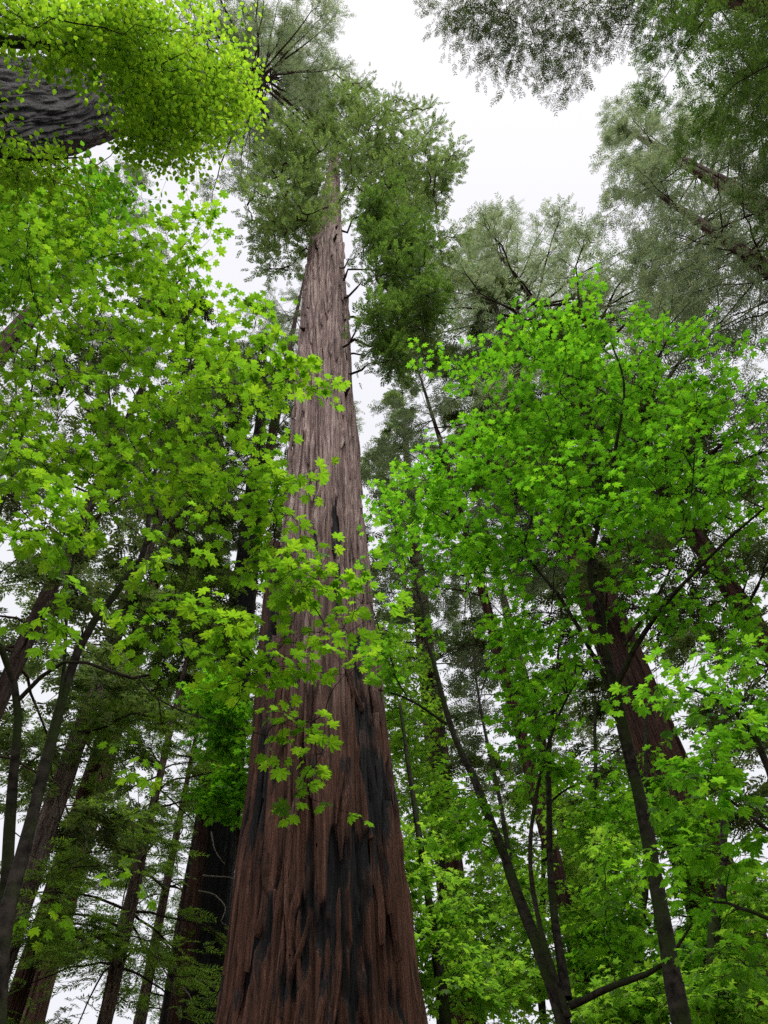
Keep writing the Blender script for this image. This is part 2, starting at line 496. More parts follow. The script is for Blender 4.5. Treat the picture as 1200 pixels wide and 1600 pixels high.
def broadleaf(name, label, base, stems, blobs, leaf, mat, seed, templates, part_templates=None, n_parts=0, group=None,
              shoot=0.5, pairs=3, nshoots=3, flat=0.3, stem_mat=None, drop=0.15, twig_r=0.006, clear=None, rise=0.25, thin=1.0):
    """stems: polylines of (point, radius); blobs: where the foliage hangs"""
    rng = np.random.default_rng(seed)
    root = thing(name, label, 'tree', base, group)
    nodes = []
    for si, st in enumerate(stems):
        P4 = np.array([[*p, r] for p, r in st])
        L = np.linalg.norm(np.diff(P4[:, :3], axis=0), axis=1).sum()
        q = smooth_line(P4, max(10, int(L / 0.22)), rng, 0.012)
        q[:, 3] = np.maximum(q[:, 3], .004) * (1 + rng.normal(size=len(q)) * .05)
        b = Buf(); b.add(*tube(q[:, :3], q[:, 3], 10 if q[0, 3] > .03 else 7))
        b.build('trunk' if si == 0 else 'limb', stem_mat or M_STEM, root, base, True)
        nodes.append(q[len(q) // 5:, :3])
    nodes = np.concatenate(nodes)
    tg = blob_points(rng, [(*b[:6], b[6] if b[6] <= 14 else max(10, int(b[6] * thin))) for b in blobs])
    tg = tg[tg[:, 2] > 0.6]
    paths = grow(rng, nodes, tg, rise=rise)
    tw = Buf()
    dirs = np.zeros_like(tg)
    for k, p in enumerate(paths):
        L = np.linalg.norm(p[-1] - p[0])
        tw.add(*tube(p, np.linspace(twig_r * (0.7 + min(L, 2.2) * .75), twig_r * .45, len(p)), 4, False))
        dirs[k] = p[-1] - p[-2]
    # leafy shoots fan out flat from every twig end
    dirs[:, 2] *= .3
    dirs = unit(dirs + rng.normal(size=dirs.shape) * [.25, .25, .08])
    pos, X, Z = [], [], []
    for s in range(nshoots):
        ang = (s - (nshoots - 1) / 2) * math.radians(62) + rng.normal(size=len(tg)) * .25
        c, sn = np.cos(ang), np.sin(ang)
        d = np.stack([dirs[:, 0] * c - dirs[:, 1] * sn, dirs[:, 0] * sn + dirs[:, 1] * c, dirs[:, 2] + rng.normal(size=len(tg)) * .15 - .05], -1)
        d = unit(d)
        Ls = shoot * rng.uniform(.55, 1.15, len(tg)) * (1 if s == nshoots // 2 else .75)
        o = tg.copy()
        e = o + d * Ls[:, None] + np.array([0, 0, -.1]) * Ls[:, None]
        for k in range(len(tg)):
            tw.add(*tube(np.array([o[k], (o[k] + e[k]) / 2 + [0, 0, .03 * Ls[k]], e[k]]), [twig_r * .5, twig_r * .38, twig_r * .25], 3, False))
        side = unit(np.cross(d, [0, 0, 1.0]))
        for j in range(pairs):
            f = (j + .75) / (pairs + .25)
            for sg in (-1, 1):
                keep = rng.random(len(tg)) > .12
                x = unit(side * sg * rng.uniform(.55, 1.1, (len(tg), 1)) + d * rng.uniform(.3, .9, (len(tg), 1)) + [0, 0, -drop] + rng.normal(size=d.shape) * .18)
                p = o + (e - o) * f + x * leaf * .55
                pos.append(p[keep]); X.append(x[keep])
        x = unit(d + [0, 0, -drop] + rng.normal(size=d.shape) * .15)
        pos.append(e + x * leaf * .5); X.append(x)
    pos = np.concatenate(pos); X = np.concatenate(X)
    Z = np.array([0, 0, 1.0]) + rng.normal(size=X.shape) * flat
    sc = leaf * rng.uniform(.62, 1.15, len(pos))
    if clear is not None:
        k = clear(pos); pos, X, Z, sc = pos[k], X[k], Z[k], sc[k]
    M = frames(X, Z)
    sel = np.zeros(len(pos), bool)
    if n_parts:
        px, py, dz = project(pos)
        size = sc / np.linalg.norm(pos - CAM, axis=1)
        size[(px < 8) | (px > 1192) | (py < 8) | (py > 1592) | (dz < .3)] = 0
        idx = np.argsort(-size)[:n_parts]
        idx = idx[size[idx] > 0]
        sel[idx] = True
        meshes = []
        for i, (tv, tt) in enumerate(part_templates):
            me = new_mesh('leaf', tv, tt); me.materials.append(mat); meshes.append(me)
        for i in idx:
            o = bpy.data.objects.new('leaf', meshes[int(rng.integers(len(meshes)))])
            COL.objects.link(o); o.parent = root
            mm = np.eye(4); mm[:3, :3] = M[i] * sc[i]; mm[:3, 3] = pos[i] - base
            o.matrix_local = Matrix(mm.tolist())
    fb = Buf()
    put(fb, templates, pos[~sel], M[~sel], sc[~sel], rng)
    c = fb.build('crown', mat, root, base)
    if c: c['kind'] = 'stuff'
    t_ = tw.build('twigs', M_TWIG, root, base)
    if t_: t_['kind'] = 'stuff'
    print(name, 'leaves', len(pos), 'tris', sum(len(t) for t in fb.T), 'twigs', len(tg))
    return root

def tuft_foliage(rng, fb, centers, outdir, R, n, size, templates, up=.35):
    """n sprays round every centre, pointing outwards and a little down"""
    N = len(centers)
    v = unit(rng.normal(size=(N * n, 3)) * [1, 1, .7])
    c = np.repeat(centers, n, 0); od = np.repeat(outdir, n, 0)
    p = c + v * R * rng.random((N * n, 1)) ** .5
    x = unit(v * .7 + od * .6 + [0, 0, .05] + rng.normal(size=v.shape) * .3)
    z = np.array([0, 0, 1.0]) + rng.normal(size=v.shape) * up + v * .4
    put(fb, templates, p, frames(x, z), size * rng.uniform(.6, 1.25, N * n), rng)

def conifer(name, label, base, height, r0, crown, seed, mat, nlimb=60, bark=None, lean=(0, 0), limb_up=-.05, size=.55, nb=14, ns=5,
            templates=None, char=0.0, trunk_axis=None, rad=None, res=(72, 150), limb_parts=40, az_range=None, group=None, sparse=1.0, droop=.25,
            age_and_light=0.0, tuft=0.0, top_z=None, profile=None, limb_r=.045, ridges=(18, 36, 60), lens=(4.5, 2.2, 0.9)):
    """crown = (z0, z1, radius): limbs with flat side branches and hanging sprays"""
    rng = np.random.default_rng(seed)
    root = thing(name, label, 'tree', base, group)
    templates = templates or SPRAYS
    if trunk_axis is None:
        hs = np.linspace(-.3, height, 12)
        trunk_axis = np.stack([base[0] + lean[0] * hs + .0008 * hs ** 2 * rng.uniform(-1, 1), base[1] + lean[1] * hs + .0008 * hs ** 2 * rng.uniform(-1, 1), hs], -1)
    if rad is None:
        hs = np.array([-.3, .5, 2, 5, 10, height * .5, height * .8, height])
        rad = (hs, r0 * np.array([1.5, 1.35, 1.15, 1.0, .92, .72, .38, .03]))
    zs = np.concatenate([np.linspace(-.3, height * .45, int(res[1] * .7)), np.linspace(height * .45, height, int(res[1] * .3) + 1)[1:]])
    def chf(V, U, Z):
        return np.clip(char * (vnoise(U * 6, Z / 5, 6, seed + 50) * 1.1 + .25), 0, 1)
    me = trunk_mesh(trunk_axis, rad, res[0], zs, seed, depth=.05 * min(1.3, r0 + .35), ridges=ridges, lens=lens, char_fn=chf,
                    age_and_light_fn=lambda V, U, Z: np.clip(age_and_light + Z / 90, 0, 1), base=base)
    link('trunk', me, bark or M_BARK_DARK, root)
    z0, z1, CR = crown
    zz = np.sort(z0 + (z1 - z0) * rng.random(nlimb) ** 1.05)
    fb, tw = Buf(), Buf()
    rest = Buf()
    for k, z in enumerate(zz):
        f = (z - z0) / (z1 - z0)
        pr = profile(f) if profile else (min(1, .55 + 1.6 * f) * (1 - f) ** .75 + .08)
        L = CR * pr * rng.uniform(.65, 1.15)
        a = rng.uniform(0, 2 * np.pi) if az_range is None else math.radians(90 - rng.uniform(*az_range))
        o = np.array([np.interp(z, trunk_axis[:, 2], trunk_axis[:, 0]), np.interp(z, trunk_axis[:, 2], trunk_axis[:, 1]), z])
        d = np.array([math.cos(a), math.sin(a), 0])
        s = np.linspace(0, 1, 9)[:, None]
        P = o + d * L * s + np.array([0, 0, 1.0]) * L * (limb_up * s + .28 * s * (1 - s) * rng.uniform(.3, 1.4) - droop * s ** 2 * rng.uniform(.4, 1.3))
        wv = rng.normal(size=(9, 3)) * L * .014; wv[0] = 0
        P = P + np.cumsum(wv, 0)
        lr = max(.012, limb_r * (L / 5) ** .8)
        tv = tube(P, np.linspace(lr, lr * .22, 9), 6)
        if k % max(1, nlimb // max(1, limb_parts)) == 0 and limb_parts:
            b = Buf(); b.add(*tv); b.build('limb', M_LIMB, root, base, True)
        else: rest.add(*tv)
        # side branches
        nbb = max(4, int(nb * .72 * (L / 4) ** .8 * sparse))
        sp = rng.uniform(.18, 1.0, nbb); sp[-2:] = 1.0
        bp = np.stack([np.interp(sp, s[:, 0], P[:, i]) for i in range(3)], -1)
        sg = np.where(np.arange(nbb) % 2 == 0, 1, -1)
        ba = a + sg * np.radians(rng.uniform(30, 80, nbb)) * np.where(sp == 1, .3, 1)
        bl = np.minimum(2.2, L * .38) * (1.15 - .65 * sp) * rng.uniform(.6, 1.2, nbb)
        bd = np.stack([np.cos(ba), np.sin(ba), rng.uniform(-.45, .12, nbb)], -1)
        be = bp + bd * bl[:, None]
        for q in range(nbb):
            tw.add(*tube(np.array([bp[q], be[q]]), [lr * .22, lr * .08], 3, False))
        fpos = np.repeat(np.linspace(.15, 1, ns)[None], nbb, 0) + rng.uniform(-.1, .1, (nbb, ns))
        p = (bp[:, None] + (be - bp)[:, None] * fpos[..., None]).reshape(-1, 3)
        for side in (-1, 1):
            aa = np.repeat(ba, ns) + side * np.radians(rng.uniform(10, 60, nbb * ns))
            x = np.stack([np.cos(aa), np.sin(aa), rng.uniform(-.55, .15, nbb * ns)], -1)
            zn = np.array([0, 0, 1.0]) + rng.normal(size=x.shape) * .35
            pp = p + rng.normal(size=p.shape) * .07
            if tuft: pp = pp + rng.normal(size=p.shape) * tuft
            put(fb, templates, pp, frames(x, zn), size * rng.uniform(.6, 1.25, len(p)), rng)
    rest_o = rest.build('fine_limbs', M_LIMB, root, base, True)
    if rest_o: rest_o['kind'] = 'stuff'
    t_ = tw.build('twigs', M_LIMB, root, base)
    if t_: t_['kind'] = 'stuff'
    c = fb.build('crown', mat, root, base)
    if c: c['kind'] = 'stuff'
    print(name, 'sprays tris', sum(len(t) for t in fb.T))
    return root

# ------------------------------------------------------------------ the ground
def build_ground():
    n = 120
    e = np.sign(np.linspace(-1, 1, n)) * np.abs(np.linspace(-1, 1, n)) ** 2.5 * 600
    X, Y = np.meshgrid(e, e, indexing='ij')
    rr = np.hypot(X, Y)
    Zg = (vnoise(X / 5 + 300, Y / 5 + 300, 1024, 5) - .5) * .35 * np.clip(rr / 4, 0, 1) + (vnoise(X / 40 + 300, Y / 40 + 300, 1024, 6) - .5) * 1.2 * np.clip(rr / 40 - .6, 0, 1)
    V = np.stack([X, Y, Zg - .05], -1).reshape(-1, 3)
    i, j = np.meshgrid(np.arange(n - 1), np.arange(n - 1), indexing='ij')
    Q = np.stack([i * n + j, (i + 1) * n + j, (i + 1) * n + j + 1, i * n + j + 1], -1).reshape(-1, 4)
    mt, t, N, L = nodes_of('forest_floor')
    tc = N.new('ShaderNodeTexCoord')
    nn = N.new('ShaderNodeTexNoise'); nn.inputs['Scale'].default_value = 1.5; nn.inputs['Detail'].default_value = 9
    L.new(tc.outputs['Object'], nn.inputs['Vector'])
    r = ramp(N, [(.3, (.03, .018, .01)), (.5, (.075, .045, .025)), (.62, (.11, .07, .04)), (.75, (.035, .055, .015))])
    L.new(nn.outputs['Fac'], r.inputs[0])
    pb = N.new('ShaderNodeBsdfPrincipled'); L.new(r.outputs[0], pb.inputs['Base Color']); pb.inputs['Roughness'].default_value = .95
    o = N.new('ShaderNodeOutputMaterial'); L.new(pb.outputs[0], o.inputs[0])
    g = link('ground', new_mesh('ground', V, None, Q, True), mt)
    g['kind'] = 'structure'
    g['label'] = 'forest floor of brown needle litter and moss'
build_ground()

# ------------------------------------------------------------------ the great redwood in the middle
def build_main():
    rng = np.random.default_rng(7)
    D = 11.5
    pts = [PD(502, 1600, D), PD(504, 1200, D), PD(506, 800, D), PD(509, 400, D), PD(521, 268, D)]
    a = pts[0] + (pts[0] - pts[1]) * ((pts[0][2] + .4) / (pts[1][2] - pts[0][2]))
    top = pts[-1] + (pts[-1] - pts[-2]) * .75
    axis = np.array([a] + pts + [top])
    base = np.array([a[0], a[1], 0.0])
    H = axis[-1, 2]
    rad = (np.array([-.4, 0.6, 2.5, 5.4, 7.4, 9.4, 12.5, 17, 27, 38, 46, 55, H]),
           np.array([2.15, 1.9, 1.6, 1.36, 1.27, 1.18, 1.09, 1.0, .96, .88, .66, .44, .12]))
    zs = np.concatenate([np.linspace(-.4, 4, 40)[:-1], np.linspace(4, 20, 330)[:-1], np.linspace(20, 45, 170)[:-1], np.linspace(45, H, 60)])
    def chf(V, U, Z):
        px, py, _ = project(V)
        n = vnoise(U * 26, Z / 2.2, 26, 91) * .45 + vnoise(U * 70, Z / .9, 70, 92) * .35 + vnoise(U * 160, Z / .3, 160, 93) * .2
        def band(x0, y0, x1, y1, w):       # a burn scar running up the trunk from one height to another
            t = np.clip((py - y0) / (y1 - y0), 0, 1)
            g = np.exp(-((px - (x0 + (x1 - x0) * t)) / w) ** 2)
            return g * np.clip((py - y0) / 40 + .5, 0, 1) * np.clip((y1 - py) / 60 + .5, 0, 1)
        c = .52 * band(524, 790, 528, 960, 9) + .5 * band(570, 1090, 562, 1600, 20) + .5 * band(590, 1180, 615, 1600, 16)
        c = np.maximum(c, .46 * band(400, 1180, 385, 1600, 30)); c = np.maximum(c, .45 * band(452, 1400, 440, 1620, 34))
        c = np.maximum(c, .42 * band(530, 1300, 500, 1640, 25)); c = np.maximum(c, .5 * band(428, 840, 405, 1200, 16))
        c = np.maximum(c, .5 * band(487, 790, 492, 850, 9))
        low = np.clip((12 - Z) / 9, 0, 1) * .16
        return np.clip(c * .68 + low * (.5 + n * .8) + (n - .5) * 1.5 * np.clip((24 - Z) / 10, 0, 1), 0, .8)
    def agf(V, U, Z):
        n = vnoise(U * 14, Z / 4, 14, 95)
        return np.clip((Z - 9) / 10 + (n - .5) * .6 * np.clip(Z / 10, 0, 1), 0, 1)
    root = thing('redwood_tree', 'towering redwood with charred reddish fibrous bark rising in the middle', 'tree', base)
    me = trunk_mesh(axis, rad, 640, zs, 3, depth=.095, lobes=9, lobe_amp=.075, ridges=(34, 84, 190), char_fn=chf, age_and_light_fn=agf, twist=.02, lens=(6.5, 3.4, 1.1), base=base, dense=.75, hollow=.07)
    link('trunk', me, M_BARK, root)
    # a burnt secondary stem fused to its flank
    s0, s1, s2 = PD(390, 1500, D - .1), PD(414, 1180, D), PD(428, 850, D)
    ax2 = np.array([s0 + (s0 - s1) * 1.6, s0, s1, s2])
    z2 = np.linspace(ax2[0, 2], ax2[-1, 2], 130)
    me = trunk_mesh(ax2, (ax2[:, 2], np.array([.45, .36, .3, .16])), 60, z2, 31, depth=.03, ridges=(12, 24, 44),
                    char_fn=lambda V, U, Z: .16 + .3 * vnoise(U * 5, Z / 2, 5, 77), age_and_light_fn=lambda V, U, Z: np.zeros(len(V)), base=base)
    link('side_stem', me, M_BARK, root)

    # loose strips of bark standing proud of the trunk
    zi = lambda z: np.array([np.interp(z, axis[:, 2], axis[:, 0]), np.interp(z, axis[:, 2], axis[:, 1]), z])
    for k in range(190):
        zc = 5 + 34 * rng.random() ** 1.3
        L = rng.uniform(.7, 2.6) * (1 + zc / 40); w = rng.uniform(.025, .06) * (1 + zc / 50)
        th0 = math.radians(-90 + rng.uniform(-95, 95)); n = 12
        s = np.linspace(0, 1, n)
        drift = rng.normal() * .05; wob = rng.uniform(0, 6.28)
        V = []
        for q in s:
            z = zc + (q - .5) * L
            c = zi(z); r = np.interp(z, rad[0], rad[1])
            th = th0 + drift * (q - .5) * 2 + .025 * math.sin(q * 5 + wob)
            ww = w * math.sin(math.pi * min(1, max(0, q * .94 + .03))) ** .6 * (1 + .25 * math.sin(q * 17 + wob))
            pr = r + .035 + .02 * math.sin(q * 9 + wob)
            for dx, dr in ((-1, -.07), (-.35, .012), (.3, .018), (1, -.07)):
                t = th + dx * ww / r
                V.append(c + np.array([math.cos(t), math.sin(t), 0]) * (pr + dr))
        V = np.array(V)
        i, j = np.meshgrid(np.arange(n - 1), np.arange(3), indexing='ij')
        Q = np.stack([i * 4 + j, i * 4 + j + 1, (i + 1) * 4 + j + 1, (i + 1) * 4 + j], -1).reshape(-1, 4)
        link('bark_strip', new_mesh('bark_strip', V - base, None, Q, True, {'char': chf(V, np.full(len(V), .3), V[:, 2]) * .9, 'age_and_light': agf(V, np.full(len(V), rng.random()), V[:, 2])}), M_BARK, root)

    # dead stubs and knots
    for k in range(8):
        z = rng.uniform(14, 46); th = math.radians(-90 + rng.uniform(-85, 85)); r = np.interp(z, rad[0], rad[1])
        u = np.array([math.cos(th), math.sin(th), 0]); L = rng.uniform(.08, .35)
        P = zi(z) + u * (r - .12) + np.linspace(0, 1, 5)[:, None] * (u * (L + .12) + [0, 0, L * rng.uniform(-.3, .5)]) + rng.normal(size=(5, 3)) * .012
        b = Buf(); b.add(*tube(P, np.linspace(rng.uniform(.07, .14), .03, 5), 7)); b.build('branch_stub', M_LIMB, root, base, True)

    # limbs and foliage
    nodes = np.array([zi(z) for z in np.linspace(24, H - .5, 90)])
    RR = lambda px, py, d: np.linalg.norm(PD(px, py, d) - CAM)
    B = lambda px, py, d, rx, ry, rd, n: (px, py, RR(px, py, d), rx, ry, rd, n)
    bright = [B(598, 325, 9.2, 44, 40, 2.2, 24), B(592, 375, 9.5, 30, 30, 2, 14), B(630, 420, 10, 46, 50, 2.4, 30), B(660, 475, 10.5, 40, 44, 2.2, 20),
              B(603, 505, 10, 26, 46, 1.8, 16), B(614, 560, 10.5, 18, 30, 1.4, 7), B(645, 370, 10, 44, 44, 2.4, 18)]
    mid = [B(455, 240, 9, 62, 56, 3.8, 36), B(425, 325, 10, 70, 60, 4, 18), B(600, 225, 10, 80, 76, 4, 60), B(645, 285, 11, 60, 64, 3.5, 32), B(470, 330, 12, 40, 50, 2, 10),
           B(560, 165, 10, 75, 40, 4, 32), B(500, 175, 10, 60, 45, 4, 22), B(690, 420, 13, 34, 60, 3, 14), B(685, 260, 10.5, 40, 50, 3, 14), B(570, 270, 13, 120, 100, 2, 40), B(430, 385, 12, 50, 40, 2, 12),
           B(530, 130, 10, 70, 40, 3, 18), B(575, 290, 10, 40, 36, 2, 6), B(512, 200, 9, 34, 26, 1.5, 9), B(546, 250, 9.2, 26, 26, 1.2, 6), B(488, 292, 9.4, 24, 26, 1, 5), B(520, 165, 9, 40, 26, 2, 8), B(640, 335, 11, 56, 44, 2.5, 6), B(455, 340, 10, 60, 56, 3, 12), B(640, 450, 11.5, 60, 70, 2, 5), B(660, 520, 12, 44, 60, 3, 14)]
    for bl, mat, nsp, sz, nm in ((bright, M_NEEDLE_TUFT, 18, .38, 'bright'), (mid, M_NEEDLE, 8, .54, 'upper')):
        tg = blob_points(rng, [(*b[:6], int(b[6] * (1.35 if nm == 'bright' else 1.45))) for b in bl])
        paths = grow(rng, nodes, tg, rise=.12, npt=7)
        fb, tw = Buf(), Buf()
        od = np.zeros_like(tg)
        for k, p in enumerate(paths):
            Lp = np.linalg.norm(p[-1] - p[0]); od[k] = p[-1] - p[-2]
            r = .022 + .02 * Lp
            tv = tube(p, np.linspace(r, .012, len(p)), 6)
            if Lp > 2.2:
                b = Buf(); b.add(*tv); b.build('limb', M_LIMB, root, base, True)
            else: tw.add(*tv)
        allp = np.concatenate([tg] + [p[4:6] for p in paths]); ood = np.concatenate([unit(od)] + [np.repeat(unit(o_[None]), 2, 0) for o_ in od])
        tuft_foliage(rng, fb, tg, unit(od), .46 if nm == 'bright' else .7, nsp, sz, SPRAYS, .5)
        along = np.concatenate([p[3:6] for p in paths]); odr = np.repeat(unit(od), 3, 0)
        tuft_foliage(rng, fb, along, odr, .4, 4, sz * .9, SPRAYS, .5)
        c = fb.build('crown', mat, root, base); c['kind'] = 'stuff'
        t_ = tw.build('twigs', M_LIMB, root, base)
        if t_: t_['kind'] = 'stuff'
        print('main crown', nm, sum(len(t) for t in fb.T))
build_main()

# ------------------------------------------------------------------ other conifers
def base_px(px, py, d):
    p = PD(px, py, d); return np.array([p[0], p[1], 0.0])

scorched = conifer('redwood_tree', 'black fire-scorched redwood trunk close behind the left side of the central giant', base_px(302, 1600, 19), 44, .7, (19, 44, 4.5), 11, M_NEEDLE_DARK,
        bark=M_BARK_DARK, char=.62, nlimb=46, res=(120, 260))
M_DEAD = stem_material('dead_twig_bark', (0.2, 0.18, 0.16), (0.34, 0.31, 0.28), (0.2, 0.2, 0.15), 0.2)
for pts_ in ([(310, 1392), (335, 1398), (352, 1420), (346, 1440), (356, 1446)], [(285, 1542), (296, 1556), (300, 1572), (308, 1580)], [(292, 1530), (320, 1533), (344, 1543)], [(316, 1368), (345, 1370), (372, 1374)],
             [(330, 1300), (336, 1330), (352, 1350)]):
    q_ = smooth_line([PD(x, y, 18.1) for x, y in pts_], 14, np.random.default_rng(3), .012)
    b_ = Buf(); b_.add(*tube(q_, np.linspace(.022, .008, 14), 5)); b_.build('dead_twig', M_DEAD, scorched, np.array(scorched.location), True)
conifer('redwood_tree', 'reddish slender redwood trunk in the bottom left corner of the view', base_px(42, 1600, 23), 42, .5, (15, 42, 4.5), 12, M_NEEDLE,
        bark=M_BARK_RED, nlimb=46, res=(96, 200), age_and_light=.6)  # extra paleness is haze painted into the bark, not age
conifer('redwood_tree', 'mossy grey-brown conifer trunk beside the dark maple stems at the left edge', base_px(-60, 1660, 17.5), 36, .3, (12, 36, 4.2), 13, M_NEEDLE,
        bark=M_BARK_GREY, nlimb=50, res=(84, 180), age_and_light=.5)  # bark paled here as well to suggest hazy distance
conifer('hemlock_tree', 'slim conifer with dense drooping sprays between the left trunks', base_px(160, 1600, 18), 22, .17, (6.5, 22, 3.8), 14, M_NEEDLE_BRIGHT,
        bark=M_BARK_GREY, nlimb=84, size=.5, nb=20, droop=.4, templates=SPRAYS_NEAR)
conifer('hemlock_tree', 'young conifer with layered green sprays left of the scorched trunk', base_px(215, 1600, 25), 26, .2, (8, 26, 3.8), 15, M_NEEDLE_BRIGHT,
        bark=M_BARK_GREY, nlimb=70, size=.5, nb=18, droop=.4, templates=SPRAYS_NEAR)
conifer('redwood_tree', 'shade-dark leaning redwood behind the lime maple at the left edge', base_px(-95, 1300, 14), 34, .22, (9.5, 34, 4.6), 16, M_NEEDLE_DARK,
        bark=M_BARK_BLACK, nlimb=40, nb=13)  # the shade this trunk stands in is put into its near-black bark
conifer('redwood_tree', 'dark brown scorched redwood trunk standing behind the maples on the right', base_px(1150, 1500, 16), 40, .66, (15, 40, 5), 17, M_NEEDLE_DARK,
        bark=M_BARK_DARK, char=.27, nlimb=56, res=(200, 300))
tlb = PD(90, 168, 7.0); tlb = np.array([tlb[0], tlb[1], 0.0])
p1_ = PD(90, 168, 7.0); tc_ = PD(398, 126, 9.0)
dr_ = (tc_ - p1_) / (tc_[2] - p1_[2])
tlb = p1_ - dr_ * p1_[2]
ax_tl = np.array([tlb - dr_ * .4, p1_, tc_, tc_ + dr_ * 18])
Htl = ax_tl[-1, 2]
conifer('redwood_tree', 'rough blackish redwood trunk crossing the top left corner, limbs radiating like wheel spokes', tlb, Htl, 1.0, (tc_[2] - 3, Htl - .5, 8.0), 18, M_NEEDLE_HAZE,
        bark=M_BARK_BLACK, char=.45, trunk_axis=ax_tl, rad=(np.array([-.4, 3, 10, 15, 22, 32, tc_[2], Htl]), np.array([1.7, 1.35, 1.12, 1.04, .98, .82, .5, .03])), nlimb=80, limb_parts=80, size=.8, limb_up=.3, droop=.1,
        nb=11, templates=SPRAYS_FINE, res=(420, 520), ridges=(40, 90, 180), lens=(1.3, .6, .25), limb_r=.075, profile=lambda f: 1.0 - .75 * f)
conifer('redwood_tree', 'grey-green redwood crown against the sky between the giant and the right trees', AZ(33, 17), 56, .3, (20, 56, 8.2), 19, M_NEEDLE_HAZE,
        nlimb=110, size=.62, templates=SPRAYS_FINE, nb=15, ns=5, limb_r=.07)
conifer('redwood_tree', 'loose grey-green conifer column right of the giant below its hanging tufts', AZ(11, 17), 40, .2, (16, 40, 4.6), 29, M_NEEDLE_HAZE,
        nlimb=60, size=.55, templates=SPRAYS_FINE, nb=14)
conifer('redwood_tree', 'sparse lacy redwood crown left of the giant, above the lime maple', AZ(-17, 20), 56, .4, (27, 56, 5.2), 31, M_NEEDLE_HAZE,
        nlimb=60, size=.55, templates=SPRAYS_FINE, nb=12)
conifer('redwood_tree', 'lacy thin redwood behind the right edge with sky showing through', AZ(56, 15.5), 36, .5, (14, 36, 6.0), 20, M_NEEDLE_HAZE,
        nlimb=60, size=.5, templates=SPRAYS_FINE, nb=13)
conifer('redwood_tree', 'narrow dark redwood peeping out close to the right flank of the giant', AZ(2.5, 22), 46, .5, (15, 46, 3.6), 21, M_NEEDLE,
        nlimb=70)
conifer('redwood_tree', 'redwood with bright lit sprays hanging into the top right corner', AZ(80, 12.5), 38, .6, (14, 38, 5.6), 22, M_NEEDLE_TUFT,
        nlimb=95, size=.46, nb=20, tuft=.14, templates=SPRAYS_NEAR)
conifer('redwood_tree', 'pale hazy redwood crown behind the bright top right sprays', AZ(61, 16), 47, .6, (22, 47, 5.4), 23, M_NEEDLE_HAZE,
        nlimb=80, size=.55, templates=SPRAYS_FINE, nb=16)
conifer('redwood_tree', 'dark conifer seen through the gap under the big right maple', AZ(20, 24), 36, .3, (9, 36, 5), 24, M_NEEDLE, nlimb=56, nb=14)
conifer('redwood_tree', 'dense conifer filling the right edge behind the maple leaves', AZ(33, 19), 34, .3, (7, 34, 5), 25, M_NEEDLE, nlimb=62, nb=14)
conifer('redwood_tree', 'tall conifer showing between the two right maples', AZ(12, 27), 48, .32, (10, 48, 5), 26, M_NEEDLE_HAZE, nlimb=48, nb=13)
conifer('redwood_tree', 'thin lacy conifer against white sky above the lime maple', AZ(-52, 14), 40, .5, (17, 40, 5.5), 27, M_NEEDLE_HAZE,
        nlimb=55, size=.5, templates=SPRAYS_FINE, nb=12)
conifer('redwood_tree', 'conifer crown hidden behind the lime maple and the scorched trunk', AZ(-27, 19), 42, .22, (17, 42, 5), 28, M_NEEDLE, nlimb=36, nb=12)

# ------------------------------------------------------------------ broadleaf trees
S = lambda *a: [(PD(px, py, d), r) for px, py, d, r in a]

# the lime maple close on the left
st = [S((-10, 1640, 4.6, .055), (10, 1440, 4.6, .046), (60, 1230, 4.7, .038), (120, 1020, 4.6, .032), (190, 915, 4.4, .027), (228, 850, 4.3, .022), (245, 720, 4.2, .016), (300, 560, 3.9, .01), (280, 450, 3.4, .006)),
      S((0, 1560, 4.9, .04), (8, 1400, 4.9, .036), (20, 1220, 4.8, .032), (28, 1095, 4.7, .026), (5, 1020, 4.6, .022), (-30, 930, 4.4, .018), (30, 700, 4.2, .012), (60, 520, 4.0, .008)),
      S((28, 1095, 4.7, .016), (75, 1050, 4.5, .014), (120, 1030, 4.3, .012), (215, 1058, 4.0, .010), (285, 1025, 3.9, .007), (360, 940, 3.7, .005)),
      S((215, 1058, 4.0, .006), (240, 1085, 3.9, .005), (330, 1125, 3.7, .004), (415, 1148, 3.6, .003)),
      S((75, 1190, 4.7, .016), (100, 1050, 4.6, .013), (112, 880, 4.4, .011), (170, 700, 4.2, .009), (160, 520, 4.0, .006)),
      S((225, 855, 4.3, .014), (330, 760, 4.0, .009), (420, 690, 3.9, .006), (470, 600, 3.8, .004))]
